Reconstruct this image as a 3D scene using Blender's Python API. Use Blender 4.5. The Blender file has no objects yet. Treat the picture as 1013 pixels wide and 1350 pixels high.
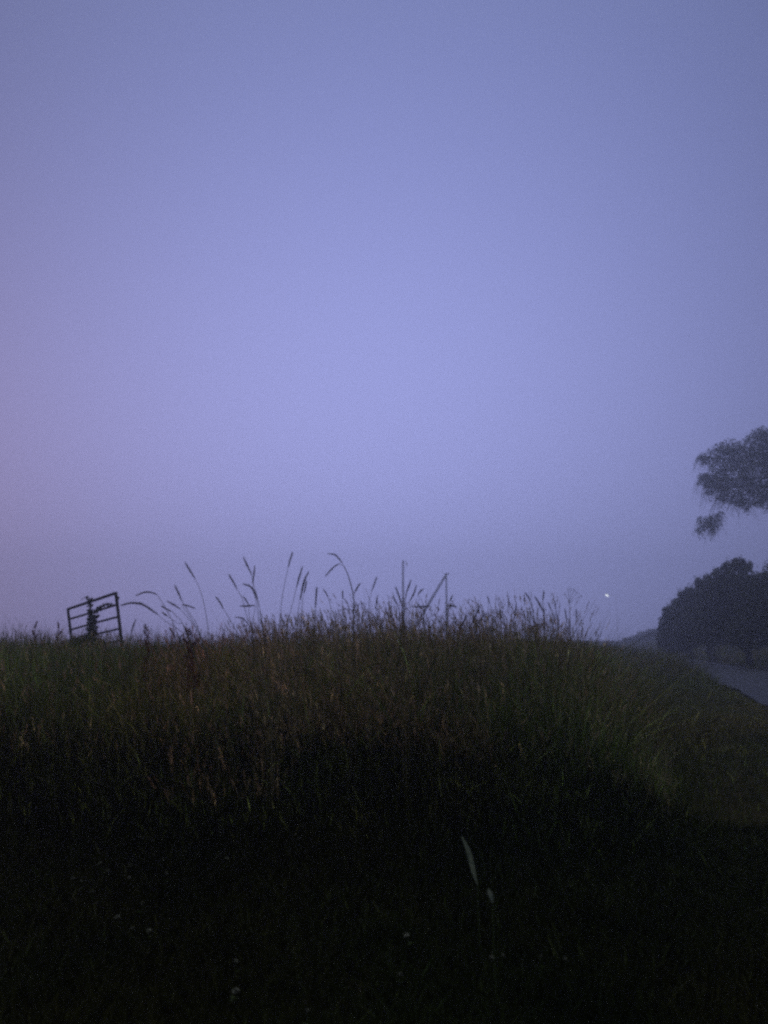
import bpy, math, random
import numpy as np
from mathutils import Vector
R = math.radians
random.seed(7)
rng = np.random.default_rng(11)
S = bpy.context.scene
C = S.collection

# ------------------------------------------------------------------ camera
H = 1.5                     # eye height
PITCH = 9.3
F = 1012.0                  # focal length in photograph pixels (1013 x 1350)
cd = bpy.data.cameras.new("camera")
cam = bpy.data.objects.new("camera", cd); C.objects.link(cam)
cam.location = (0, 0, H)
cam.rotation_euler = (R(90 + PITCH), 0, 0)
cd.sensor_fit = 'VERTICAL'; cd.sensor_height = 36; cd.sensor_width = 27
cd.lens = F / 1350 * 36
cd.clip_start = 0.05; cd.clip_end = 2000
cd.dof.use_dof = True; cd.dof.focus_distance = 9.0; cd.dof.aperture_fstop = 1.6
S.camera = cam

# ------------------------------------------------------------------ render settings
S.view_settings.view_transform = 'Standard'
S.view_settings.look = 'None'
S.view_settings.exposure = 0.0
S.view_settings.gamma = 1.0
S.cycles.use_denoising = False          # a dusk phone picture is grainy; leave the renderer's own noise in
S.cycles.volume_bounces = 1
S.cycles.max_bounces = 5
S.cycles.diffuse_bounces = 2
S.cycles.pixel_filter_type = 'BLACKMAN_HARRIS'
S.cycles.filter_width = 2.6

# ------------------------------------------------------------------ sky
W = bpy.data.worlds.new("World"); S.world = W; W.use_nodes = True
nt = W.node_tree; nt.nodes.clear()
def N(t, tree=None, **kw):
    n = (tree or nt).nodes.new(t)
    for k, v in kw.items(): setattr(n, k, v)
    return n
def L(a, b, tree=None): (tree or nt).links.new(a, b)
tc = N('ShaderNodeTexCoord')
def dirvec(az, el):     # az to the right of +Y, degrees
    return (math.sin(R(az)) * math.cos(R(el)), math.cos(R(az)) * math.cos(R(el)), math.sin(R(el)))
def lobe(az, el, k, col, amp):
    d = N('ShaderNodeVectorMath', operation='DOT_PRODUCT'); L(tc.outputs['Generated'], d.inputs[0]); d.inputs[1].default_value = dirvec(az, el)
    a = N('ShaderNodeMath', operation='SUBTRACT'); L(d.outputs['Value'], a.inputs[0]); a.inputs[1].default_value = 1
    b = N('ShaderNodeMath', operation='MULTIPLY'); L(a.outputs[0], b.inputs[0]); b.inputs[1].default_value = k
    e = N('ShaderNodeMath', operation='EXPONENT'); L(b.outputs[0], e.inputs[0])
    m = N('ShaderNodeVectorMath', operation='SCALE'); m.inputs[0].default_value = [c * amp for c in col]; L(e.outputs[0], m.inputs['Scale'])
    return m.outputs[0]
def add(a, b):
    m = N('ShaderNodeVectorMath', operation='ADD'); L(a, m.inputs[0]); L(b, m.inputs[1]); return m.outputs[0]
SKY_LOBES = [
    (-2, 8, 4.9, (.352, .368, .720), 1.08),        # the bright patch of the overcast dusk
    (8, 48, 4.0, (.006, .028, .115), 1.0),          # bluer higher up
    (-42, -2, 11.0, (.36, .10, .04), 0.45),         # the last pink of the sunset, low on the left
    (178, 74, 9.0, (.50, .53, .50), 4.6),        # added out-of-view glow, high behind the camera, to brighten the grass
]
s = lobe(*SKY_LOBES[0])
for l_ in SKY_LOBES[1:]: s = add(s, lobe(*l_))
amb = N('ShaderNodeVectorMath', operation='ADD'); L(s, amb.inputs[0]); amb.inputs[1].default_value = (.015, .020, .045)
sky = N('ShaderNodeTexSky', sky_type='NISHITA'); sky.sun_disc = False
sky.sun_elevation = R(1.0); sky.sun_rotation = R(-40); sky.altitude = 0; sky.dust_density = 3
ss = N('ShaderNodeVectorMath', operation='SCALE'); L(sky.outputs[0], ss.inputs[0]); ss.inputs['Scale'].default_value = 0.0015
tot = add(amb.outputs[0], ss.outputs[0])
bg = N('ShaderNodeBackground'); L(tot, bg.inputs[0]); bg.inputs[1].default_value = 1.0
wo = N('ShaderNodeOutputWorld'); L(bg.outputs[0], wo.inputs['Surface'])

# the last of the sun, nearly gone, far off to the left through cloud
sl = bpy.data.lights.new("sun", 'SUN'); sl.energy = 0.012; sl.angle = R(12); sl.color = (1, .78, .72)
so = bpy.data.objects.new("sun", sl); C.objects.link(so)
so.rotation_euler = (-Vector(dirvec(-40, 3))).to_track_quat('-Z', 'Y').to_euler()

# ------------------------------------------------------------------ helpers
cp, sp_ = math.cos(R(PITCH)), math.sin(R(PITCH))
def at(px, py, Y):
    """the point Y metres ahead seen at this pixel of the photograph"""
    x, y = (px - 506.5) / F, (675 - py) / F
    d = Vector((x, cp - y * sp_, sp_ + y * cp))
    return Vector((0, 0, H)) + d * (Y / d.y)

def mat(name, col, rough=.8, col2=None, scale=6.0, attr=False, bump=0.0, metal=0.0, detail=6, spec=.2, trans=0.0):
    m = bpy.data.materials.new(name); m.use_nodes = True
    t = m.node_tree; b = t.nodes['Principled BSDF']
    b.inputs['Roughness'].default_value = rough
    b.inputs['Metallic'].default_value = metal
    b.inputs['Specular IOR Level'].default_value = spec
    c = N('ShaderNodeTexCoord', t); n = N('ShaderNodeTexNoise', t)
    n.inputs['Scale'].default_value = scale; n.inputs['Detail'].default_value = detail
    L(c.outputs['Object'], n.inputs['Vector'], t)
    cr = N('ShaderNodeValToRGB', t); L(n.outputs['Fac'], cr.inputs[0], t)
    cr.color_ramp.elements[0].position = .35; cr.color_ramp.elements[1].position = .68
    cr.color_ramp.elements[0].color = (*col, 1); cr.color_ramp.elements[1].color = (*(col2 or [x * 1.4 for x in col]), 1)
    out = cr.outputs[0]
    if attr:
        a = N('ShaderNodeAttribute', t); a.attribute_name = 'tint'
        mx = N('ShaderNodeMix', t, data_type='RGBA', blend_type='MULTIPLY'); mx.inputs[0].default_value = 1
        L(out, mx.inputs[6], t); L(a.outputs['Color'], mx.inputs[7], t); out = mx.outputs[2]
    L(out, b.inputs['Base Color'], t)
    if trans:
        tr = N('ShaderNodeBsdfTranslucent', t); L(out, tr.inputs[0], t)
        ms = N('ShaderNodeMixShader', t); ms.inputs[0].default_value = trans
        L(b.outputs[0], ms.inputs[1], t); L(tr.outputs[0], ms.inputs[2], t)
        L(ms.outputs[0], t.nodes['Material Output'].inputs['Surface'], t)
    if bump:
        bp = N('ShaderNodeBump', t); bp.inputs['Strength'].default_value = bump; L(n.outputs['Fac'], bp.inputs['Height'], t)
        L(bp.outputs[0], b.inputs['Normal'], t)
    return m

def raw_mesh(name, verts, faces_flat, loop_starts, loop_totals, m, tint=None, parent=None):
    me = bpy.data.meshes.new(name)
    me.vertices.add(len(verts)); me.vertices.foreach_set('co', verts.astype(np.float32).ravel())
    me.loops.add(len(faces_flat)); me.loops.foreach_set('vertex_index', faces_flat.astype(np.int32))
    me.polygons.add(len(loop_starts)); me.polygons.foreach_set('loop_start', loop_starts.astype(np.int32))
    me.polygons.foreach_set('loop_total', loop_totals.astype(np.int32))
    me.update(calc_edges=True); me.validate()
    if tint is not None:
        ca = me.color_attributes.new('tint', 'FLOAT_COLOR', 'POINT')
        c = np.ones((len(verts), 4), np.float32); c[:, :3] = tint; ca.data.foreach_set('color', c.ravel())
    me.materials.append(m)
    o = bpy.data.objects.new(name, me); C.objects.link(o)
    if parent: o.parent = parent
    return o

class MB:
    def __init__(s): s.v = []; s.f = []
    def tube(s, pts, radii, n=6, cap=True):
        pts = [Vector(p) for p in pts]; base = len(s.v)
        if not hasattr(radii, '__len__'): radii = [radii] * len(pts)
        up = None
        for i, p in enumerate(pts):
            t = (pts[min(i + 1, len(pts) - 1)] - pts[max(i - 1, 0)]).normalized()
            a = t.orthogonal().normalized() if up is None else (up - t * up.dot(t)).normalized()
            up = a; b = t.cross(a)
            for k in range(n):
                w = 2 * math.pi * k / n
                s.v.append(p + (a * math.cos(w) + b * math.sin(w)) * radii[i])
        for i in range(len(pts) - 1):
            for k in range(n):
                q = base + i * n
                s.f.append((q + k, q + (k + 1) % n, q + n + (k + 1) % n, q + n + k))
        if cap:
            s.f.append(tuple(base + k for k in reversed(range(n))))
            s.f.append(tuple(base + (len(pts) - 1) * n + k for k in range(n)))
    def box(s, c, d, ax=None):
        c = Vector(c); ax = ax or (Vector((1, 0, 0)), Vector((0, 1, 0)), Vector((0, 0, 1))); b = len(s.v)
        for i in (-1, 1):
            for j in (-1, 1):
                for k in (-1, 1):
                    s.v.append(c + ax[0] * (i * d[0] / 2) + ax[1] * (j * d[1] / 2) + ax[2] * (k * d[2] / 2))
        for f in ((0, 1, 3, 2), (4, 6, 7, 5), (0, 4, 5, 1), (2, 3, 7, 6), (0, 2, 6, 4), (1, 5, 7, 3)):
            s.f.append(tuple(b + q for q in f))
    def tri(s, a, b, c):
        q = len(s.v); s.v += [Vector(a), Vector(b), Vector(c)]; s.f.append((q, q + 1, q + 2))
    def quad(s, a, b, c, d):
        q = len(s.v); s.v += [Vector(a), Vector(b), Vector(c), Vector(d)]; s.f.append((q, q + 1, q + 2, q + 3))
    def build(s, name, m, parent=None, smooth=False):
        me = bpy.data.meshes.new(name)
        off = parent.location if parent is not None and parent.parent is None else Vector((0, 0, 0))
        me.from_pydata([tuple(v - off) for v in s.v], [], s.f); me.update()
        if smooth: me.polygons.foreach_set('use_smooth', [True] * len(me.polygons))
        me.materials.append(m)
        o = bpy.data.objects.new(name, me); C.objects.link(o)
        if parent is not None: o.parent = parent
        return o
def tag(o, label=None, cat=None, group=None, kind=None):
    if label: o['label'] = label
    if cat: o['category'] = cat
    if group: o['group'] = group
    if kind: o['kind'] = kind
    return o
def thing(name, loc, label, cat, group=None):
    o = bpy.data.objects.new(name, None); C.objects.link(o); o.location = loc; o.empty_display_size = .1
    return tag(o, label, cat, group)
def interp(pts, n):
    """n points along a smooth (Catmull-Rom) curve through pts"""
    P = [Vector(p) for p in pts]; P = [P[0] * 2 - P[1]] + P + [P[-1] * 2 - P[-2]]; out = []
    m = len(P) - 3
    for i in range(n):
        t = i / (n - 1) * m; k = min(int(t), m - 1); u = t - k
        a, b, c, d = P[k:k + 4]
        out.append(.5 * ((2 * b) + (c - a) * u + (2 * a - 5 * b + 4 * c - d) * u * u + (3 * b - a - 3 * c + d) * u ** 3))
    return out

# ------------------------------------------------------------------ terrain
RY = np.array([-120, -30, 0, 17, 32, 50, 62, 80, 180.]); RX = np.array([-45, -6, 4.7, 10.2, 14.7, 19, 21.2, 24.2, 40.])
def xc(y): return np.interp(y, RY, RX)
def ss(a, b, v):
    t = np.clip((v - a) / (b - a), 0, 1); return t * t * (3 - 2 * t)
_ph = rng.uniform(0, 6.28, (14, 2)); _fr = rng.uniform(-1, 1, (14, 2))
def wob(x, y, sc=1.0):
    r = 0
    for i in range(14):
        k = (.5 + .5 * i / 3) * sc
        r = r + np.sin(x * _fr[i, 0] * k * 2 + y * _fr[i, 1] * k * 2 + _ph[i, 0]) / (1 + i * .35)
    return r / 4
def zg(x, y):
    u = x - xc(y)
    b = .42 * ss(-4.0, -6.6, u) * ss(3.5, 8, y)
    far = .75 * ss(2.2, 6.0, u)
    rough = .035 * wob(x, y, 2.0) * ss(1.9, 2.6, np.abs(u))
    ditch = -.05 * ss(2.6, 1.6, np.abs(u))
    return b + far + rough + ditch - 1.6 * ss(14, 70, y) * ss(-9, -14, u)
def tallness(x, y):
    u = x - xc(y)
    t = ss(-3.9, -5.6, u) * ss(4.5, 7.3, y + .5 * wob(x, y, 1.5))
    return t
BUMPS = [  # (x, y, sx, sy, height) the clumps that stand above the rest
    (-.10, 6.9, .60, 1.0, .32), (.26, 6.7, .34, .6, .24), (1.55, 7.4, .42, .8, .42), (.98, 7.2, .22, .6, .20), (2.0, 8.0, .3, .7, .2), (-.80, 6.8, .40, .8, .14), (-1.35, 6.4, .3, .5, .07),
    (-1.85, 6.6, .25, .6, .08), (-3.3, 7.4, .4, .6, .12), (-2.5, 7.3, .2, .5, .06), (-6.6, 13.5, .9, 1.2, .30), (-5.3, 12.6, .5, .6, .10)]
def grass_h(x, y):
    u = x - xc(y)
    short = .10 + .04 * wob(x, y, 3)
    verge = (.07 + .22 * ss(5, 14, y)) * (.25 + .75 * ss(-2.0, -4.4, u)) + (.80 + .35 * wob(x, y, 5)) * ss(15, 27, y) * ss(-1.8, -2.6, u)
    h = short + (verge - short) * ss(4.0, 6.5, y)
    t = tallness(x, y)
    tall = 1.11 + .10 * wob(x, y, 1.6) + .05 * wob(x + 9, y, 4.5)
    for bx, by, sx, sy, hh in BUMPS: tall = tall + hh * np.exp(-((x - bx) / sx) ** 2 - ((y - by) / sy) ** 2)
    tall = tall * (.5 + .5 * ss(5.2, 6.7, y))
    h = h + (tall - h) * t
    right = .45 + .15 * wob(x, y, 1)
    h = np.where(u > 1.75, right * ss(1.7, 3.2, u), h)
    return h

M = {
 'soil': mat('soil', (.012, .011, .006), 1, (.022, .019, .010), 3, bump=.3, spec=0.0),
 'road': mat('asphalt', (.012, .013, .019), .6, (.024, .026, .036), 1.3, bump=.1, spec=.3, detail=12),
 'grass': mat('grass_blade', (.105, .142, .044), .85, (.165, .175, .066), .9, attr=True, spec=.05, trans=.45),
 'verge': mat('verge_blade', (.026, .031, .011), .85, (.043, .044, .017), .9, attr=True, spec=.02, trans=.3),
 'roadside': mat('roadside_blade', (.062, .068, .024), .85, (.095, .090, .034), .9, attr=True, spec=.02, trans=.35),
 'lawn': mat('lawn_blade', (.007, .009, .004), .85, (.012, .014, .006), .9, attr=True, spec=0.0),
 'straw': mat('dry_seed_head', (.22, .18, .13), .9, (.36, .30, .21), 30, attr=True, spec=.05, trans=.5),
 'head': mat('seed_head', (.05, .038, .036), .9, (.08, .06, .05), 40, spec=.05, trans=.3),
 'stem': mat('grass_stem', (.055, .050, .030), .8, (.08, .07, .04), 30, spec=.1),
 'steel': mat('painted_steel', (.018, .016, .024), .6, (.04, .03, .032), 25, bump=.1, spec=.3),
 'vine': mat('vine_leaf', (.022, .030, .012), .8, (.04, .045, .018), 8, spec=.1),
 'leaf': mat('hedge_leaf', (.020, .024, .016), .85, (.036, .040, .022), 1.2, attr=True, spec=.1),
 'tree': mat('tree_leaf', (.026, .034, .022), .85, (.045, .052, .028), 1.2, attr=True, spec=.1),
 'bark': mat('bark', (.03, .025, .02), .95, (.055, .045, .035), 5, bump=.4),
 'wood': mat('pole_wood', (.05, .04, .035), .9, (.075, .06, .05), 6, bump=.2),
 'porc': mat('galvanised', (.30, .30, .31), .5, (.4, .4, .41), 8),
 'dock': mat('dock_seed', (.060, .018, .014), .9, (.09, .030, .020), 20, spec=.05),
 'petal': mat('clover_petal', (.10, .11, .10), .8, (.17, .17, .155), 60, spec=.1),
 'cleaf': mat('clover_leaf', (.022, .034, .012), .8, (.035, .05, .018), 30, spec=.1),
 'pale': mat('pale_leaf', (.018, .026, .021), .8, (.055, .060, .042), 25, bump=.2, spec=.1),
 'dist': mat('far_leaf', (.02, .024, .018), .9, (.03, .034, .024), 1, spec=.05),
}

# ground sheet: fine where near, coarse far; the road is a sheet laid above it
gx = np.concatenate([np.linspace(-170, -20, 24, endpoint=False), np.linspace(-20, 26, 140), np.linspace(28, 190, 26)])
gy = np.concatenate([np.linspace(-120, -4, 20, endpoint=False), np.linspace(-4, 30, 100), np.linspace(31, 90, 60), np.linspace(95, 200, 12)])
X, Y = np.meshgrid(gx, gy); Z = zg(X, Y)
nx, ny = len(gx), len(gy)
v = np.stack([X, Y, Z], -1).reshape(-1, 3)
i = (np.arange(ny - 1)[:, None] * nx + np.arange(nx - 1)[None]).ravel()
f = np.stack([i, i + 1, i + nx + 1, i + nx], -1)
tag(raw_mesh('ground', v, f.ravel(), np.arange(len(f)) * 4, np.full(len(f), 4), M['soil']), kind='structure')
mb = MB(); yy = np.concatenate([np.linspace(-110, 0, 12, endpoint=False), np.linspace(0, 90, 60), np.linspace(95, 190, 8)])
prev = None
for y in yy:
    row = []
    e = .10 * math.sin(y * .9) + .06 * math.sin(y * 2.3)
    for q in (-1.75 + e, -.9, 0, .9, 1.75 + e * .7):
        row.append(Vector((float(xc(y)) + q, y, .004 + .05 * (1 - (q / 1.75) ** 2) - .0)))
    if prev:
        for a in range(4): mb.quad(prev[a], prev[a + 1], row[a + 1], row[a])
    prev = row
tag(mb.build('road', M['road'], smooth=True), kind='structure')

# ------------------------------------------------------------------ grass that nobody could count
def blades(x, y, z, h, w, lean, yaw, col, seg=3, curl=None):
    n = len(x)
    if curl is None: curl = rng.uniform(.1, .9, n)
    d = np.stack([np.cos(yaw), np.sin(yaw)], -1); ya = yaw + rng.uniform(.9, 2.2, n)
    wd = np.stack([np.cos(ya), np.sin(ya)], -1)
    V = np.zeros((n, 2 * seg + 1, 3)); T = np.zeros((n, 2 * seg + 1, 3))
    for k in range(seg + 1):
        t = k / seg
        off = lean * h * (t + curl * t * t * 1.2)[:, ] if False else lean * h * (t * (1 - curl) + curl * t ** 2.4 * 1.4)
        zz = z - .02 + h * (t - .18 * curl * t ** 3)
        cx, cy = x + d[:, 0] * off, y + d[:, 1] * off
        if k < seg:
            hw = w * (1 - t * .75) * .5
            V[:, 2 * k] = np.stack([cx - wd[:, 0] * hw, cy - wd[:, 1] * hw, zz], -1)
            V[:, 2 * k + 1] = np.stack([cx + wd[:, 0] * hw, cy + wd[:, 1] * hw, zz], -1)
        else: V[:, 2 * k] = np.stack([cx, cy, zz], -1)
    T[:] = col[:, None, :]
    base = (np.arange(n) * (2 * seg + 1))[:, None]
    F4 = [np.array([2 * k, 2 * k + 1, 2 * k + 3, 2 * k + 2]) for k in range(seg - 1)]
    fl = np.concatenate([np.concatenate(F4), [2 * seg - 2, 2 * seg - 1, 2 * seg]])
    tot = np.array([4] * (seg - 1) + [3]); st = np.concatenate([[0], np.cumsum(tot)[:-1]])
    fa = (base + fl[None]).ravel(); S_ = (np.arange(n)[:, None] * len(fl) + st[None]).ravel(); T_ = np.tile(tot, n)
    return V.reshape(-1, 3), fa, S_, T_, T.reshape(-1, 3)
def merge(*parts):
    vo = lo = 0; o = [[], [], [], [], []]
    for V, f_, s_, t_, c_ in parts:
        o[0].append(V); o[1].append(f_ + vo); o[2].append(s_ + lo); o[3].append(t_); o[4].append(c_)
        vo += len(V); lo += len(f_)
    return [np.concatenate(q) for q in o]
def scatter(n, y0, y1, a0, a1, power=1.0):
    """points with a density that thins out with distance"""
    u = rng.random(n)
    y = y0 * (y1 / y0) ** (u ** power)
    a = np.tan(rng.uniform(R(a0), R(a1), n)); return a * y, y
def tint(x, y, n):
    """green, brown, reddish and straw patches and blade to blade differences"""
    a = wob(x, y, .9)[:, None]; b = wob(x + 40, y - 17, 2.2)[:, None]
    g = np.array([.90, 1.00, .82]); br = np.array([1.15, .98, .82]); dk = np.array([.55, .62, .6])
    c = g + (br - g) * ss(-.25, .45, a) ; c = c + (dk - c) * .6 * ss(.05, .6, b)
    red = np.exp(-((x + 1.75) / .38) ** 2 - ((y - 7.6) / .75) ** 2)[:, None]
    c = c * (1 - red * .7) + np.array([1.5, .72, .62]) * red * .7
    dry = np.where(rng.random((n, 1)) < .07, rng.uniform(1.8, 3.4, (n, 1)), 1.0)      # a few bleached dry blades
    return c * dry * rng.uniform(.4, 1.45, (n, 1)) * rng.uniform(.9, 1.1, (n, 3))

parts = []
# tall meadow grass
for (n, y0, y1) in ((150000, 4.3, 9), (90000, 9, 24), (26000, 24, 90)):
    x, y = scatter(n, y0, y1, -36, 33)
    t = tallness(x, y); k = (t > rng.random(n) * .6 + .14) & (rng.random(n) < ss(4.9, 6.3, y + .30 * wob(x, y, 2.2))); x, y = x[k], y[k]; n = len(x)
    h = grass_h(x, y) * rng.uniform(.35, 1.08, n) ** .6
    w = (.006 + .0008 * y) * rng.uniform(.6, 1.5, n)
    lean = rng.gamma(2.0, .13, n)
    yaw = np.where(rng.random(n) < .45, rng.normal(R(160), .8, n), rng.uniform(0, 2 * math.pi, n))
    parts.append(blades(x, y, zg(x, y), h, w, lean, yaw, tint(x, y, n)))
n = 1700                                                # long stalks, wind-laid across the rest
x, y = scatter(n, 5.8, 9.0, -34, 20); k = tallness(x, y) > .2; x, y = x[k], y[k]; n = len(x)
parts.append(blades(x, y, zg(x, y) + .05, grass_h(x, y) * rng.uniform(.6, .95, n), rng.uniform(.005, .010, n), rng.uniform(.4, 1.25, n),
                    np.where(rng.random(n) < .6, rng.normal(R(165), .6, n), rng.uniform(0, 6.28, n)), tint(x, y, n) * rng.uniform(1.2, 2.4, (n, 1)), seg=5, curl=rng.uniform(.5, 1, n)))
tag(raw_mesh('tall_grass', *(lambda q: (q[0], q[1], q[2], q[3], M['grass'], q[4]))(merge(*parts))), 'tall unmown grass, dark green and brown, filling the bank', kind='stuff')

# short grass in front, and the rougher verges of the road
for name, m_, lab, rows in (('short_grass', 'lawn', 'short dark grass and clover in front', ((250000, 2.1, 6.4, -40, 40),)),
                      ('verge_grass', 'verge', 'rough grass of the road verges', ((40000, 5.6, 14, -40, 40),)),
                      ('roadside_grass', 'roadside', 'taller olive grass along the road', ((110000, 7, 20, -5, 36), (60000, 20, 110, 0, 34)))):
    parts = []
    for (n, y0, y1, a0, a1) in rows:
        x, y = scatter(n, y0, y1, a0, a1, .9)
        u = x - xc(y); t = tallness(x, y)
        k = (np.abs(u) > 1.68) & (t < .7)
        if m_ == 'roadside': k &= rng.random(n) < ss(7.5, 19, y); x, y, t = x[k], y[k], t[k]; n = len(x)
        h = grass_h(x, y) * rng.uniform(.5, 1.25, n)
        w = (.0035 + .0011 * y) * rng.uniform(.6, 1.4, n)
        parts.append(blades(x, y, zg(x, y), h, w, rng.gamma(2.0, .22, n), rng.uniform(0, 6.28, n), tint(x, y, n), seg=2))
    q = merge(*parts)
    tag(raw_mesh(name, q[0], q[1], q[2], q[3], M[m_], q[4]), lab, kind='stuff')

# the countless small seed heads that make the fuzzy top of the meadow
def heads(x, y, h, hl, hw, lean, yaw, col, sp=9):
    n = len(x); z = zg(x, y)
    st = blades(x, y, z, h, np.full(n, .0035) * (1 + .06 * y), lean, yaw, col, seg=3, curl=np.full(n, .6))
    tip = st[0].reshape(n, 7, 3)[:, 6]; bef = st[0].reshape(n, 7, 3)[:, 4:6].mean(1)
    ax = tip - bef; ax /= np.linalg.norm(ax, axis=1)[:, None]
    ref = rng.normal(size=(n, 3)); a = np.cross(ax, ref); a /= np.linalg.norm(a, axis=1)[:, None]; b = np.cross(ax, a)
    V = np.zeros((n, sp, 3, 3))
    for k in range(sp):
        t = (k + rng.random(n)) / sp; w_ = rng.uniform(0, 6.28, n)
        r = (a * np.cos(w_)[:, None] + b * np.sin(w_)[:, None]); env = np.sin(np.pi * (t * .85 + .12))
        p = tip + ax * ((t - .5) * hl)[:, None]
        V[:, k, 0] = p - r * (hw * .25)[:, None] + ax * (hl * -.02)[:, None]
        V[:, k, 1] = p + r * (hw * env * .7)[:, None] - ax * (hl * .02)[:, None]
        V[:, k, 2] = p + r * (hw * env * .8)[:, None] + ax * (hl * rng.uniform(.12, .26, n))[:, None]
    V = V.reshape(-1, 3); f_ = np.arange(len(V)); s_ = np.arange(len(V) // 3) * 3; t_ = np.full(len(V) // 3, 3)
    return merge(st, (V, f_, s_, t_, np.repeat(col * np.array([1.0, .86, .9]), sp * 3, 0)))
parts = []
for (n, y0, y1, a0, a1, lo, hi) in ((5600, 6.1, 9.0, -36, 20, .66, 1.10), (6500, 6.0, 8.6, -9, 8, .78, 1.20), (2200, 6.6, 8.8, 7, 16.5, .8, 1.22), (400, 9, 26, 14, 19, .9, 1.2), (500, 5.6, 7.4, -15, -7, .9, 1.20), (5200, 9, 24, -36, 20, .85, 1.12)):
    x, y = scatter(n, y0, y1, a0, a1)
    k = tallness(x, y) > .12; x, y = x[k], y[k]; n = len(x)
    h = grass_h(x, y) * rng.uniform(lo, hi, n)
    yaw = np.where(rng.random(n) < .5, rng.normal(R(175), .5, n), rng.uniform(0, 6.28, n))
    parts.append(heads(x, y, h, rng.uniform(.05, .13, n), rng.uniform(.007, .014, n), rng.gamma(2, .07, n), yaw, tint(x, y, n)))
q = merge(*parts)
tag(raw_mesh('seeding_grass', q[0], q[1], q[2], q[3], M['straw'], q[4]), 'fuzzy brown seed heads along the top of the tall grass', kind='stuff')

# ------------------------------------------------------------------ single grass stems that stand against the sky
def seed_head_bm(path, r, dens=1.0):
    """a soft spike: a thin core with many small bristled spikelets"""
    P = interp(path, 9); mb = MB()
    mb.tube(P, [r * .22 * (.5 + math.sin(math.pi * (.08 + .84 * k / 8))) for k in range(9)], 5)
    L_ = sum((P[k + 1] - P[k]).length for k in range(8)); n = int(L_ / .0022 * dens)
    for k in range(n):
        t = random.random(); q = t * 7.999; a = int(q); p = P[a].lerp(P[a + 1], q - a); tg = (P[a + 1] - P[a]).normalized()
        o = tg.orthogonal().normalized(); b = tg.cross(o); w = random.uniform(0, 6.28); rr = o * math.cos(w) + b * math.sin(w)
        env = r * (.35 + .75 * math.sin(math.pi * (.1 + .8 * t))) * random.uniform(.55, 1.15)
        sd = rr.cross(tg)
        base = p + rr * env * .15; top = p + rr * env - tg * random.uniform(.007, .016)  # tips lie towards the head's end
        mb.tri(base - sd * .0022, base + sd * .0022, top)
    return mb
def grass_stem(head, stem, Y, label, group=None, r=.010, cat='grass stem', leaf=False, sway=0.0, bend=None):
    """head: pixels from the tip to the foot of the spike; stem: pixels from there down; then on to the ground"""
    hp = [at(a, b, Y - sway * (len(head) - i) / len(head)) for i, (a, b) in enumerate(head)]
    sp = [hp[-1]] + [at(a, b, Y) for a, b in stem]
    last = sp[-1]; dirn = (last - sp[-2]); slope = dirn.x / max(abs(dirn.z), .02)
    slope = max(-.5, min(.5, slope)); gz = float(zg(last.x, last.y)); dz = last.z - gz
    mid = Vector((last.x + slope * dz * .35, last.y, gz + dz * .5)); foot = Vector((last.x + slope * dz * .45, last.y, gz - .02))
    foot.z = float(zg(foot.x, foot.y)) - .02
    root = thing('grass_stem', (foot.x, foot.y, foot.z + .02), label, cat, group)
    P = interp(sp + [mid, foot], 16); mb = MB()
    mb.tube(P, [.0016 + .0012 * k / 15 for k in range(16)], 5)
    mb.build('stem', M['stem'], root)
    # spikelets point from the foot of the head to its tip
    seed_head_bm(hp, r).build('seed_head', M['head'], root)
    if leaf:
        a = P[9]; mb = MB(); s0 = 1 if random.random() < .5 else -1; prev = None
        for k in range(7):
            t = k / 6; c = a + Vector((s0 * .16 * t, .03 * t, .13 * t - .16 * t * t)); w = .005 * (1 - t) + .0003
            e = (c + Vector((0, -w, w * .4)), c + Vector((0, w, -w * .4)))
            if prev: mb.quad(prev[0], prev[1], e[1], e[0])
            prev = e
        mb.build('leaf', M['stem'], root)
    return root
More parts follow.
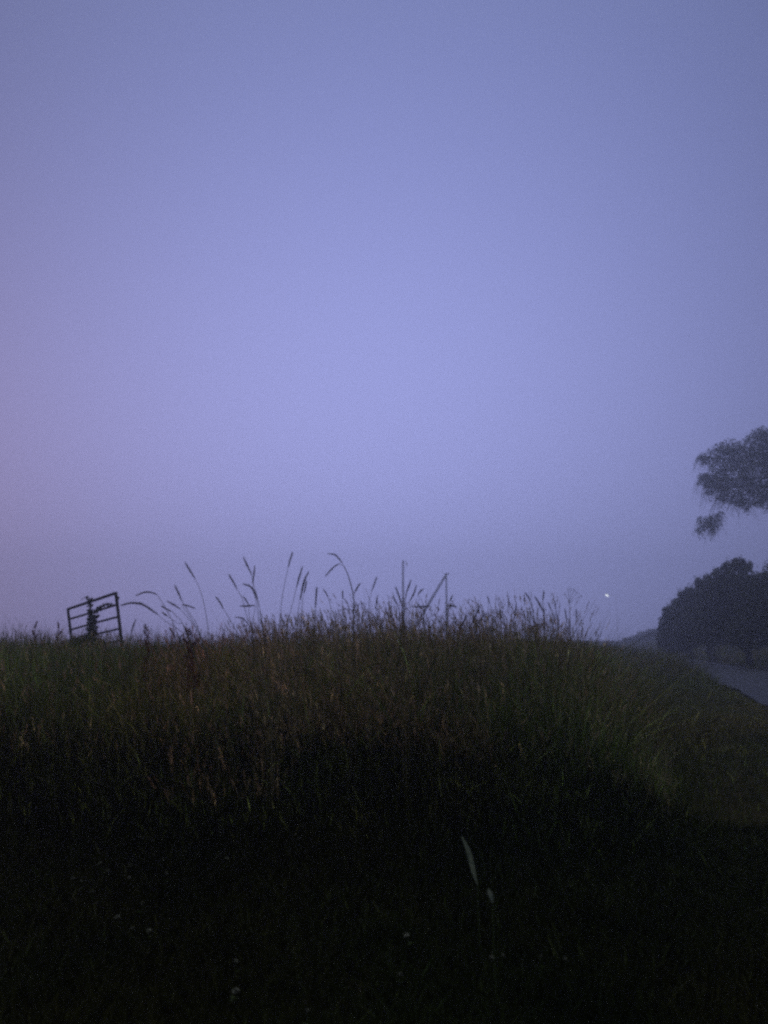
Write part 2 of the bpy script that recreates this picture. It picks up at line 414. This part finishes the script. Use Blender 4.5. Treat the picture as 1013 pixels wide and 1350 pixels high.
ST = [
 # head, stem, distance, label, group
 ([(244,741),(250,751),(258,764)], [(264,778),(270,800),(276,845)], 5.9, 'tall thin stem leaning left, highest of those near the gate', None),
 ([(231,772),(235,781),(240,792)], [(250,808),(264,835)], 6.0, 'short straight seed head above the Y-shaped pair right of the gate', None),
 ([(180,785),(190,781),(200,781),(207,784)], [(210,788),(222,808),(238,845)], 6.2, 'short arched seed head curving left, upper of the two arched ones beside the gate', None),
 ([(160,798),(173,795),(186,796),(197,802),(208,810)], [(220,820),(240,833),(252,850)], 6.0, 'long drooping seed head arching left until it nearly touches the gate', None),
 ([(221,793),(229,797),(238,803)], [(254,822),(268,848)], 5.9, 'slanting seed head forming the left arm of the Y right of the gate', None),
 ([(257,802),(249,799),(240,797)], [(243,802),(256,822),(266,848)], 6.1, 'nearly level seed head pointing right, right arm of the Y', None),
 ([(213,799),(220,803),(227,806)], [(232,812),(244,830)], 6.2, 'small slanting seed head just under the arched pair', None),
 ([(214,807),(218,810),(222,813)], [(234,822),(247,834)], 5.8, 'lowest short slanting head on a faint stem below the arched pair', None),
 ([(179,817),(176,825),(173,835)], [(172,845),(171,856)], 6.0, 'lone small upright head leaning right, just right of the gate', None),
 ([(223,827),(228,834),(232,843)], [(234,850),(236,858)], 6.0, 'dark short head forming the left side of a V above the reddish weeds', None),
 ([(241,836),(238,841),(236,848)], [(235,853),(234,860)], 6.0, 'dark short head forming the right side of a V above the reddish weeds', None),
 ([(285,787),(290,794),(295,803)], [(304,818),(318,848)], 5.9, 'lone slanting head on its own between the reddish weeds and the tall crossed pair', None),
 ([(302,757),(307,766),(313,777)], [(320,792),(330,835)], 6.0, 'slanting thin head left of the tall crossed pair', None),
 ([(321,735),(326,745),(332,758)], [(335,772),(341,795),(347,840)], 5.6, 'dark thick head leaning left, upper one of the tall crossed pair', None),
 ([(336,747),(335,757),(333,769)], [(335,782),(339,800),(344,845)], 5.7, 'upright dark head, right one of the tall crossed pair', None),
 ([(321,770),(330,773),(336,781),(339,790)], [(343,805),(346,820),(349,845)], 5.6, 'curved seed head bending left below the tall crossed pair', None),
 ([(321,787),(325,792),(328,798)], [(329,812),(334,845)], 5.8, 'little tilted head above the level one', None),
 ([(317,799),(326,799),(336,798)], [(336,804),(333,822),(334,848)], 5.7, 'seed head bent over to lie level, below the curved one', None),
 ([(312,814),(320,815),(327,822)], [(331,832),(336,850)], 5.8, 'small low arched head at the left foot of the tall crossed pair', None),
 ([(386,728),(383,737),(380,748)], [(375,772),(371,798),(367,845)], 5.7, 'tallest stem, with an upright head leaning right at the top left of the dense clump', None),
 ([(399,748),(395,760),(391,775)], [(386,795),(380,820),(376,850)], 5.7, 'long dark head leaning right, left one of the tight group of three', None),
 ([(407,754),(402,764),(399,775),(396,791)], [(393,810),(391,850)], 5.8, 'long curved head, middle one of the tight group of three', None),
 ([(404,766),(403,773),(401,782)], [(399,796),(396,850)], 5.9, 'short head, right one of the tight group of three', None),
 ([(418,774),(417,786),(416,802)], [(415,815),(414,850)], 5.9, 'upright thin head standing right of the tight group of three', None),
 ([(433,730),(441,731),(447,736),(452,743)], [(459,757),(463,770),(467,790),(466,830)], 5.8, 'nodding head folded over to the left at the top of a tall bent stem', None),
 ([(429,760),(435,753),(441,747),(448,743)], [(454,748),(461,765),(468,800)], 5.9, 'hanging head drooping down and left beneath the folded nodding one', None),
 ([(475,769),(471,775),(467,783)], [(466,800),(467,835)], 5.9, 'forked dark head where a bent stem meets the dense clump', None),
 ([(427,777),(430,782),(433,788)], [(436,800),(440,845)], 6.1, 'tiny slanting head between the tight group of three and the bent stem', None),
 ([(452,778),(452,784),(452,790)], [(452,805),(452,845)], 6.3, 'faint tiny vertical head left of the forked one', None),
 ([(497,761),(494,769),(490,780)], [(487,796),(484,840)], 6.0, 'lone head leaning right above the middle of the dense clump', None),
 ([(498,786),(497,791),(496,797)], [(496,810),(496,840)], 6.1, 'stubby head below the lone one on the dense clump', None),
 ([(522,775),(526,785),(530,799)], [(531,812),(532,840)], 5.7, 'dark head leaning left across the foot of the plain far pole', None),
 ([(519,787),(521,792),(524,798)], [(527,812),(528,840)], 5.8, 'fat short dark head left of the plain far pole', None),
 ([(542,765),(539,773),(536,782)], [(534,796),(533,840)], 6.0, 'thin head leaning right, just right of the plain far pole', None),
 ([(549,772),(546,782),(540,793)], [(534,802),(530,840)], 5.9, 'long slanting head between the two far poles', None),
 ([(559,776),(554,780),(551,785)], [(556,792),(559,802),(560,840)], 6.0, 'kinked broken head bent like a hook between the two far poles', None),
 ([(566,799),(555,800),(545,800)], [(538,801),(536,812),(537,845)], 5.9, 'stem snapped over and lying level between the feet of the far poles', None),
 ([(602,800),(597,799),(592,799)], [(589,801),(588,812),(590,845)], 6.0, 'small level head sticking out right of the braced far pole', None),
 ([(597,785),(595,789),(593,793)], [(591,802),(590,840)], 6.3, 'faint speck of a head above the small level one', None),
 ([(616,811),(611,820),(607,831)], [(605,840),(604,858)], 6.4, 'dark head leaning right in the dip right of the braced far pole', None),
 ([(633,799),(627,812),(619,828)], [(616,838),(612,858)], 6.4, 'long head leaning right, middle of the slanted row right of the braced pole', None),
 ([(641,808),(636,814),(630,822)], [(627,834),(624,858)], 6.5, 'short head leaning right, end of the slanted row', None),
 ([(643,786),(644,790),(646,796)], [(649,808),(651,845)], 6.7, 'small tilted head on a faint stem in the gap before the right clump', None),
 ([(659,804),(660,810),(661,817)], [(661,828),(661,858)], 6.7, 'small upright head in the gap before the right clump', None),
 ([(681,795),(680,804),(678,816)], [(678,830),(678,856)], 6.7, 'upright feathery head at the left of the right clump', None),
 ([(693,782),(696,786),(699,791)], [(703,804),(708,845)], 6.6, 'small dark head leaning left, first at the top of the right clump', None),
 ([(705,786),(711,796),(718,808)], [(724,822),(730,850)], 6.5, 'long dark head leaning left, longest of the right clump', None),
 ([(717,779),(717,785),(716,792)], [(717,806),(719,845)], 6.7, 'faint upright head, highest of the right clump', None),
 ([(723,795),(725,799),(727,805)], [(731,816),(736,850)], 6.7, 'feathery head tucked between others in the right clump', None),
 ([(732,791),(732,797),(733,803)], [(735,816),(738,850)], 6.8, 'upright feathery head near the right end of the right clump', None),
 ([(745,803),(746,809),(747,817)], [(748,828),(750,855)], 6.8, 'short head leaning left, toward the right end of the right clump', None),
 ([(760,803),(760,808),(760,815)], [(760,828),(761,855)], 6.9, 'last dark head at the right end of the right clump', None),
]
for hd, stm, Yd, lab, grp in ST:
    L_ = sum(math.dist(hd[i], hd[i + 1]) for i in range(len(hd) - 1))
    rr = .0125 + .00016 * L_
    o = grass_stem(hd, stm, Yd, lab, 'grass stems standing against the sky', r=rr * random.uniform(.9, 1.15), leaf=(L_ > 24))

# ------------------------------------------------------------------ leaning metal gate and the plant that climbs it
A, B = at(90, 803, 15.6), at(152.5, 782, 14.1)        # ends of the top rail
u_ = (B - A).normalized(); Lg = (B - A).length
tilt = at(155.0, 853, 14.25) - B
dn = (tilt - u_ * tilt.dot(u_)).normalized(); nrm = u_.cross(dn).normalized()
Hh = 1.22
gate = thing('field_gate', (A + u_ * Lg / 2 + dn * Hh).to_tuple(), 'dark metal field gate of level bars, sagging left and poking out of the tall grass', 'gate')
mb = MB(); mb.tube([A - u_ * .012 + dn * -.012, A + dn * Hh], .028, 8); mb.build('upright', M['steel'], gate)
mb = MB(); mb.tube([B + u_ * .012 + dn * -.02, B + dn * Hh], .030, 8); mb.build('upright', M['steel'], gate)
gaps = [0, .205, .42, .63, .84, 1.03, 1.2]
for k, g in enumerate(gaps):
    mb = MB(); r = .028 if k == 0 else .021
    mb.tube([A + dn * g + u_ * .02, A + u_ * Lg * .5 + dn * (g + .008 * (k % 2)), B + dn * (g * 1.03) - u_ * .02], r, 8)
    mb.build('rail', M['steel'], gate)
for (g, e) in ((.10, 1), (.9, 1)):       # hinge lugs on the nearer upright
    mb = MB(); mb.box(B + dn * g + u_ * .05, (.07, .05, .04), (u_, dn, nrm)); mb.build('hinge', M['steel'], gate)

def leaf_cloud(mb, lobes, n, size, squash=1.0, droop=0.0):
    tot = sum(l[3] ** 2 for l in lobes)
    for (x, y, z, r, *rz) in lobes:
        k = int(n * r * r / tot); vz = rz[0] if rz else 1.0
        for _ in range(k):
            d = Vector((random.gauss(0, 1), random.gauss(0, 1), random.gauss(0, 1))).normalized()
            rr = r * random.random() ** .42
            if random.random() < .12: rr *= random.uniform(1, 1.18)
            c = Vector((x, y, z)) + Vector((d.x * rr, d.y * rr, d.z * rr * vz - droop * random.random() ** 3))
            a = Vector((random.gauss(0, 1), random.gauss(0, 1), random.gauss(0, .8))).normalized(); b = a.orthogonal().normalized()
            if random.random() < .5: b = b.cross(a)
            s_ = size * random.uniform(.5, 1.25)
            mb.quad(c - a * s_, c - b * s_ * .55, c + a * s_, c + b * s_ * .55)
def sprays(mb, lobes, n, size, length, up=False):
    """leafy twigs that hang from (or shoot up out of) the outside of the crown"""
    for _ in range(n):
        x, y, z, r, *_v = random.choice(lobes); a = random.uniform(0, 6.28); e = random.uniform(-.7, .6) if not up else random.uniform(.2, 1.3)
        p = Vector((x + math.cos(a) * math.cos(e) * r, y + math.sin(a) * math.cos(e) * r, z + math.sin(e) * r))
        d = Vector((math.cos(a) * .5, math.sin(a) * .5, 1.0 if up else -.35)); l = length * random.uniform(.3, 1); k = int(l / (size * .75)) + 2
        for i in range(k):
            t = i / k; c = p + d * (l * t) + Vector((0, 0, 0 if up else -l * .8 * t * t)) + Vector([random.gauss(0, size * .5) for _ in range(3)])
            q = Vector([random.gauss(0, 1) for _ in range(3)]).normalized(); b = q.orthogonal().normalized(); s_ = size * random.uniform(.5, 1.0) * (1.1 - .5 * t)
            mb.quad(c - q * s_, c - b * s_ * .5, c + q * s_, c + b * s_ * .5)
def add_tint(o, lo=.75, hi=1.25):
    me = o.data; nf = len(me.vertices) // 4
    ca = me.color_attributes.new('tint', 'FLOAT_COLOR', 'POINT'); c = np.ones((len(me.vertices), 4), np.float32)
    c[:nf * 4, :3] = np.repeat(rng.uniform(lo, hi, (nf, 1)), 4, 0); ca.data.foreach_set('color', c.ravel())
# plant climbing through the rails
b0 = at(123, 853, 14.6); g0 = float(zg(b0.x, b0.y))
vine = thing('climbing_plant', (b0.x, b0.y, g0), 'leafy plant climbing up through the middle of the leaning metal gate', 'climbing plant')
pts = [Vector((b0.x + .03, b0.y, g0))] + [at(a, b, 14.6) for a, b in ((124, 850), (121, 830), (119, 810), (119, 795), (117, 789))]
mb = MB(); mb.tube(interp(pts, 20), [.035 - .0013 * k for k in range(20)], 6)
mb.tube(interp([at(120, 812, 14.6), at(127, 803, 14.6), at(137, 798, 14.5), at(148, 795, 14.4)], 10), .008, 5)
mb.tube(interp([at(118, 790, 14.6), at(113, 787, 14.6), at(107, 791, 14.6)], 8), .006, 5)
mb.build('stem', M['bark'], vine)
mb = MB(); lob = []
for (a, b, r) in ((119, 791, .05), (115, 788, .035), (119, 798, .055), (119, 806, .06), (122, 813, .075), (118, 816, .05), (120, 822, .08), (124, 828, .085), (118, 829, .06), (121, 837, .11), (125, 845, .13), (116, 842, .11), (108, 846, .12), (127, 806, .045), (131, 803, .05), (129, 812, .04), (125, 818, .05),
                  (137, 798, .035), (142, 797, .035), (147, 798, .03), (133, 800, .035), (100, 848, .13), (92, 850, .12), (112, 850, .16), (124, 853, .18), (132, 856, .16)):
    p = at(a, b, 14.6); lob.append((p.x, p.y, p.z, r))
leaf_cloud(mb, lob, 4200, .027)
mb.build('foliage', M['vine'], vine)

# ------------------------------------------------------------------ reddish dock weeds in the grass
def dock(px, py, Yd, h, label):
    top = at(px, py, Yd); g = float(zg(top.x, top.y)); r = thing('dock_plant', (top.x, top.y, g), label, 'weed', 'reddish dock plants in the tall grass')
    foot = Vector((top.x + random.uniform(-.04, .04), top.y, g))
    P = interp([foot, foot.lerp(top, .5) + Vector((.02, 0, 0)), top], 10); mb = MB(); mb.tube(P, [.006 - .0004 * k for k in range(10)], 5)
    side = []
    for k in range(7):
        b = P[9].lerp(P[5], k / 7); e = b + Vector((random.choice((-1, 1)) * random.uniform(.02, .05), random.uniform(-.03, .03), random.uniform(.05, .09))); side.append((b, e)); mb.tube([b, e], .002, 4)
    mb.build('stem', M['dock'], r); mb = MB()
    for b, e in side + [(P[6], P[9])]:
        for _ in range(90):
            c = b.lerp(e, random.uniform(.1, 1)) + Vector([random.gauss(0, .006) for _ in range(3)])
            a = Vector([random.gauss(0, 1) for _ in range(3)]).normalized() * .006; d = a.orthogonal()
            mb.tri(c - a, c + a, c + d)
    mb.build('seed_head', M['dock'], r)
for a in ((249, 838, 6.6, 1, 'reddish brown seeding dock, left and taller of two beside each other'), (254, 841, 6.7, 1, 'reddish brown seeding dock, right and lower of two beside each other'),
          (46, 829, 9.0, 1, 'dark seeding weed left of the metal gate, nearer the picture edge'), (78, 829, 9.0, 1, 'dark seeding weed just left of the metal gate'),
          (196, 832, 7.0, 1, 'small dark seeding weed between the gate and the reddish docks')): dock(*a)

# faint branching dead plant above the right clump
tp = at(754, 778, 9.0); g = float(zg(tp.x, tp.y))
um = thing('dead_umbel', (tp.x, tp.y, g), 'faint branching dead plant standing up behind the right grass clump', 'plant')
mb = MB(); n0 = at(751, 795, 9.0); mb.tube(interp([Vector((n0.x, n0.y, g)), n0 - Vector((0, 0, .3)), n0], 8), [.005 - .0004 * k for k in range(8)], 5)
ends = []
for a, b in ((745, 784), (749, 778), (753, 776), (757, 778), (761, 781), (766, 786)):
    e = at(a, b, 9.0 + random.uniform(-.1, .1)); ends.append(e); mb.tube(interp([n0, n0.lerp(e, .5) + Vector((0, 0, .01)), e], 6), .0018, 4)
mb.build('stalk', M['stem'], um)
for e in ends:
    mb = MB()
    for _ in range(26):
        c = e + Vector([random.gauss(0, .012) for _ in range(3)]); a = Vector([random.gauss(0, 1) for _ in range(3)]).normalized() * .004
        mb.tri(c - a, c + a, c + a.orthogonal())
    mb.build('flower_head', M['head'], um)

# ------------------------------------------------------------------ small white clover in the short grass
def ground_at(px, py, dz=.05):
    p1 = None
    for Yd in np.linspace(1.5, 30, 900):
        p = at(px, py, float(Yd))
        if p.z <= float(zg(p.x, p.y)) + dz: return p
    return p
proto = None
CL = [(184,1106,1.1),(226,1119,1.2),(253,1113,1),(247,1124,1),(218,1135,1.2),(133,1141,1.2),(144,1149,.9),(175,1143,1),(300,1134,1.5),(251,1149,.8),(220,1153,1.1),(99,1161,1),(170,1160,.8),(187,1194,1.3),(158,1210,1.1),(195,1229,1.2),
      (312,1270,.9),(311,1309,1.5),(405,1336,1.1),(498,1108,1),(539,1236,1.3),(650,1265,1),(476,1218,.8),(530,1287,.8),(200,1128,.8),(292,1128,.9),(185,1037,.8),(107,1163,.9),(124,1175,.8),(172,1226,.9),(660,1262,.7),(716,1264,.8),(742,1268,.7)]
clover_group = 'small white clover flowers in the short grass'
for k, (a, b, s_) in enumerate(CL):
    p = ground_at(a, b, .07); g = float(zg(p.x, p.y))
    if proto is None:
        proto = thing('clover_flower', (0, 0, 0), 'small pale clover flower in the dark short grass', 'flower', clover_group)
        mb = MB()
        for _ in range(150):
            d = Vector([random.gauss(0, 1) for _ in range(3)]).normalized()
            if d.z < -.5: continue
            o_ = d.orthogonal().normalized() * .0016
            mb.quad(Vector((0, 0, .072)) + d * .003 - o_, Vector((0, 0, .072)) + d * .003 + o_, Vector((0, 0, .072)) + d * .0095 + o_ * 1.3 + Vector((0, 0, .002)), Vector((0, 0, .072)) + d * .0095 - o_ * 1.3 + Vector((0, 0, .002)))
        mb.build('flower_head', M['petal'], proto)
        mb = MB(); mb.tube([(0, .004, 0), (.002, .002, .035), (0, 0, .068)], .0009, 5); mb.build('stem', M['cleaf'], proto)
        mb = MB()
        for w in range(3):
            t = w * 2.09; c = Vector((math.cos(t), math.sin(t), 0)) * .008 + Vector((.012, 0, .035)); e = Vector((-math.sin(t), math.cos(t), 0)) * .006; ra = Vector((math.cos(t), math.sin(t), .2)) * .007
            mb.quad(c - ra, c - e, c + ra, c + e)
        mb.build('leaf', M['cleaf'], proto)
        o = proto
    else:
        o = proto.copy(); C.objects.link(o)
        for ch in list(proto.children):
            c = ch.copy(); C.objects.link(c); c.parent = o
    o.location = (p.x, p.y, g); o.rotation_euler = (random.uniform(-.2, .2), random.uniform(-.2, .2), random.uniform(0, 6.28)); o.scale = (s_,) * 2 + (1,)

# pale broad leaves among the dark grass
def pale_leaf(path, wid, label, dz=.42):
    P = [ground_at(a, b, dz) for a, b in path]; Yd = P[0].y
    P = [at(a, b, Yd - .10 * i) for i, (a, b) in enumerate(path)]
    foot = P[-1]; g = float(zg(foot.x, foot.y)); mb = MB(); Q = interp(P, 12); prev = None
    for k, c in enumerate(Q):
        w = wid * math.sin(math.pi * (.10 + .86 * k / 11)) * .5; fold = Vector((0, 0, w * .35))
        e = (c - Vector((w, 0, 0)) + fold, c, c + Vector((w, 0, 0)) + fold)
        if prev: mb.quad(prev[0], prev[1], e[1], e[0]); mb.quad(prev[1], prev[2], e[2], e[1])
        prev = e
    r = thing('broad_leaf', (foot.x, foot.y, g), label, 'leaf')
    mb.build('leaf_blade', M['pale'], r, smooth=True)
    mb = MB(); mb.tube(interp([Q[-1], Q[-1].lerp(Vector((foot.x, foot.y, g)), .5), Vector((foot.x + .01, foot.y, g))], 6), .002, 5); mb.build('leaf_stalk', M['cleaf'], r)
pale_leaf([(609, 1103), (616, 1118), (621, 1135), (625, 1152), (630, 1167)], .026, 'long pale grey green leaf hanging in the dark grass right of centre')
pale_leaf([(644, 1172), (647, 1181), (650, 1190)], .020, 'small pale leaf just below and right of the long pale one')

# ------------------------------------------------------------------ far poles in the fog
def pole(px, py, Yd, r, label):
    top = at(px, py, Yd); g = float(zg(top.x, top.y)); root = thing('utility_pole', (top.x, top.y, g), label, 'pole')
    mb = MB(); mb.tube([Vector((top.x, top.y, g - .3)), Vector((top.x, top.y, (g + top.z) / 2)), top], [r, r * .85, r * .7], 10); mb.build('post', M['wood'], root, smooth=False)
    return root, top
r1, t1 = pole(531.5, 739, 130, .24, 'faint plain pole in the fog with a small bracket at its top')
mb = MB(); mb.tube([t1 + Vector((0, 0, -.12)), t1 + Vector((.55, 0, -.2)), t1 + Vector((.64, 0, -.42))], .05, 6); mb.build('bracket', M['steel'], r1)
mb = MB(); mb.tube([t1 + Vector((.64, 0, -.38)), t1 + Vector((.64, 0, -.6)), t1 + Vector((.62, 0, -.85))], [.09, .14, .06], 8); mb.build('insulator', M['porc'], r1)
r2, t2 = pole(588.5, 757, 126, .20, 'faint pole in the fog held by a slanting brace on its left')
e2 = at(556, 812, 126); dd = (e2 - t2).normalized(); k = (t2.z - float(zg(e2.x, e2.y))) / -dd.z
mb = MB(); mb.tube([t2 + Vector((0, -.03, -.04)), t2 + dd * (k + .2)], [.20, .28], 8); mb.build('brace', M['wood'], r2)
mb = MB(); mb.box(t2 + Vector((.1, 0, .05)), (.8, .22, .2)); mb.build('cap', M['wood'], r2)

# far lamp burning in the fog
lp = at(800.5, 785.0, 120); g = float(zg(lp.x, lp.y))
lamp = thing('street_lamp', (lp.x + .5, lp.y, g), 'tiny lit white lamp far off in the fog above the end of the grass', 'street lamp')
mb = MB(); mb.tube([(lp.x + 1.4, lp.y, g), (lp.x + 1.4, lp.y, lp.z - .3)], [.03, .02], 8)
mb.tube(interp([(lp.x + 1.4, lp.y, lp.z - .3), (lp.x + 1.2, lp.y, lp.z + .02), (lp.x + .5, lp.y, lp.z + .12)], 8), .018, 8); mb.build('lamp_post', M['porc'], lamp)
mb = MB(); ax = (Vector((.93, 0, -.36)), Vector((0, 1, 0)), Vector((.36, 0, .93))); mb.box(lp + Vector((0, 0, .15)), (.62, .25, .06), ax); mb.build('lamp_head', M['porc'], lamp)
me_ = bpy.data.materials.new('lamp_glow'); me_.use_nodes = True; t = me_.node_tree; t.nodes.clear(); em = N('ShaderNodeEmission', t); em.inputs[0].default_value = (.9, .95, 1, 1); em.inputs[1].default_value = 1.8
ou = N('ShaderNodeOutputMaterial', t); L(em.outputs[0], ou.inputs['Surface'], t)
mb = MB(); mb.tube([lp - ax[0] * .30, lp - ax[0] * .26, lp + ax[0] * .26, lp + ax[0] * .30], [.06, .11, .11, .06], 8); mb.build('bulb', me_, lamp)

# ------------------------------------------------------------------ hedge shrubs and the tree over the road
def shrub(lobes, n, size, base, label, cat, m, name='hedge_shrub', trunk=None, group=None, droop=0.0):
    g = float(zg(*base)); r = thing(name, (base[0], base[1], g), label, cat, group); mb = MB()
    for k in range(5):
        l = lobes[k % len(lobes)]; e = Vector(l[:3]); s0 = Vector((base[0] + random.uniform(-.3, .3), base[1] + random.uniform(-.3, .3), g - .1))
        mb.tube(interp([s0, s0.lerp(e, .5) + Vector((random.uniform(-.2, .2), 0, .2)), e], 8), [.09 - .009 * q for q in range(8)], 6)
    mb.build('trunk', M['bark'], r); mb = MB(); leaf_cloud(mb, lobes, n, size, droop=droop); sprays(mb, lobes, 90, size * .9, .45, up=True)
    f_ = mb.build('crown', m, r); add_tint(f_); return r
def lob(px, py, Yd, rpx, vz=1.0):
    p = at(px, py, Yd); return (p.x, p.y, p.z, rpx * Yd / F, vz)
shrub([lob(878,833,58,10), lob(889,826,57,20), lob(887,815,57,13), lob(902,812,56,22), lob(899,838,57,20), lob(880,846,57,14), lob(893,848,57,14), lob(880,806,57,7), lob(892,796,57,7)], 14400, 0.107, (22.6, 57.5), 'low far shrub at the left end of the dark hedge', 'shrub', M['leaf'])
shrub([lob(916,808,50,24), lob(913,795,50,16), lob(928,795,49,22), lob(927,779,49,12), lob(935,812,49,30), lob(915,828,49,24), lob(921,768,49,6), lob(934,764,49,7), lob(900,787,50,7), lob(909,781,50,8), lob(906,838,49,18)], 17600, 0.098, (20.8, 49.5), 'second hedge shrub, stepping up to the right of the low far one', 'shrub', M['leaf'])
shrub([lob(962,778,42,30), lob(975,768,42,24), lob(950,790,42,26), lob(985,790,42,34), lob(965,815,42,34), lob(940,825,42,28), lob(990,825,42,30), lob(945,771,42,13), lob(958,748,42,8), lob(973,743,42,9), lob(985,747,42,8), lob(947,755,42,7)], 20800, 0.090, (20.0, 42.5), 'highest rounded hedge shrub, right of the stepped one', 'shrub', M['leaf'])
shrub([lob(1012,786,37,34), lob(1030,770,37,30), lob(1050,790,37,40), lob(1005,822,37,32), lob(1040,825,37,36), lob(1075,780,37,40), lob(975,838,37,18)], 20800, 0.082, (19.6, 37.5), 'nearest dark hedge shrub, cut by the right picture edge', 'shrub', M['leaf'])

TY = 56.0
tb = at(1130, 850, TY); g = float(zg(tb.x, tb.y))
tree = thing('roadside_tree', (tb.x, tb.y, g), 'tall tree reaching in from the right over the hedge with drooping leafy branches', 'tree')
mb = MB(); hub = at(1110, 640, TY)
mb.tube(interp([Vector((tb.x, tb.y, g - .2)), Vector((tb.x - .1, tb.y, g + 3)), hub, at(1120, 560, TY)], 14), [.6 - .03 * k for k in range(14)], 10)
TL = [(1003,588,26),(1005,572,12),(985,600,22),(1015,625,34),(965,592,16),(950,592,11),(933,602,10),(925,603,5),(975,620,24),(950,612,15),(990,645,22),(1013,655,18),(945,632,15),(932,632,10),(937,645,8),(928,628,6),(960,640,16),(955,655,9),(975,658,10),(985,667,6),(1040,600,40),(1060,640,45),(1090,600,48),(1130,585,50),(1150,620,60),(1100,660,40),(1180,600,50),(1120,560,36),(1050,560,30)]
lobes = [lob(a, b, TY + (0 if c < 12 else random.uniform(-1, 1) * c / 30), c) for a, b, c in TL]
for k in (0, 4, 6, 12, 13, 10, 19, 20, 21, 22, 23, 25, 26):
    e = Vector(lobes[k][:3]); mb.tube(interp([hub + Vector((0, 0, random.uniform(-1, 1))), hub.lerp(e, .5) + Vector((0, 0, .35)), e], 8), [.12 - .013 * q for q in range(8)], 6)
tw = [lob(936,686,TY,8), lob(929,692,TY,8), lob(942,692,TY,7), lob(946,682,TY,6), lob(924,684,TY,5), lob(921,698,TY,3.5), lob(939,700,TY,4), lob(950,676,TY,4)]
for e in (tw[0], tw[1], tw[3]): mb.tube(interp([hub + Vector((0, 0, -.6)), Vector(lobes[16][:3]) + Vector((.4, 0, -.1)), Vector(e[:3])], 12), [.07 - .005 * q for q in range(12)], 6)
mb.build('trunk', M['bark'], tree)
mb = MB(); leaf_cloud(mb, lobes, 52000, .10, droop=.6); leaf_cloud(mb, tw, 1100, .08, droop=.6); sprays(mb, lobes[:19], 600, .08, 1.7); sprays(mb, tw, 90, .07, 1.1)
cr = mb.build('crown', M['tree'], tree); add_tint(cr)

# pale far bushes almost lost in the fog
shrub([lob(838,846,110,9), lob(826,848,110,7), lob(850,844,110,11), lob(862,842,110,12), lob(872,840,110,12)], 3500, .2, (37, 110), 'faint low bush far off in the fog where the road disappears', 'shrub', M['dist'], name='far_bush')

# ------------------------------------------------------------------ fog
mb = MB(); mb.box((10, 40, 9.2), (364, 324, 25.4))
hm = bpy.data.materials.new('fog'); hm.use_nodes = True; t = hm.node_tree; t.nodes.clear()
pv = N('ShaderNodeVolumePrincipled', t); pv.inputs['Color'].default_value = (.90, .92, .98, 1); pv.inputs['Density'].default_value = .0068; pv.inputs['Anisotropy'].default_value = .78
ou = N('ShaderNodeOutputMaterial', t); L(pv.outputs[0], ou.inputs['Volume'], t)
hz = mb.build('haze', hm); tag(hz, kind='stuff')
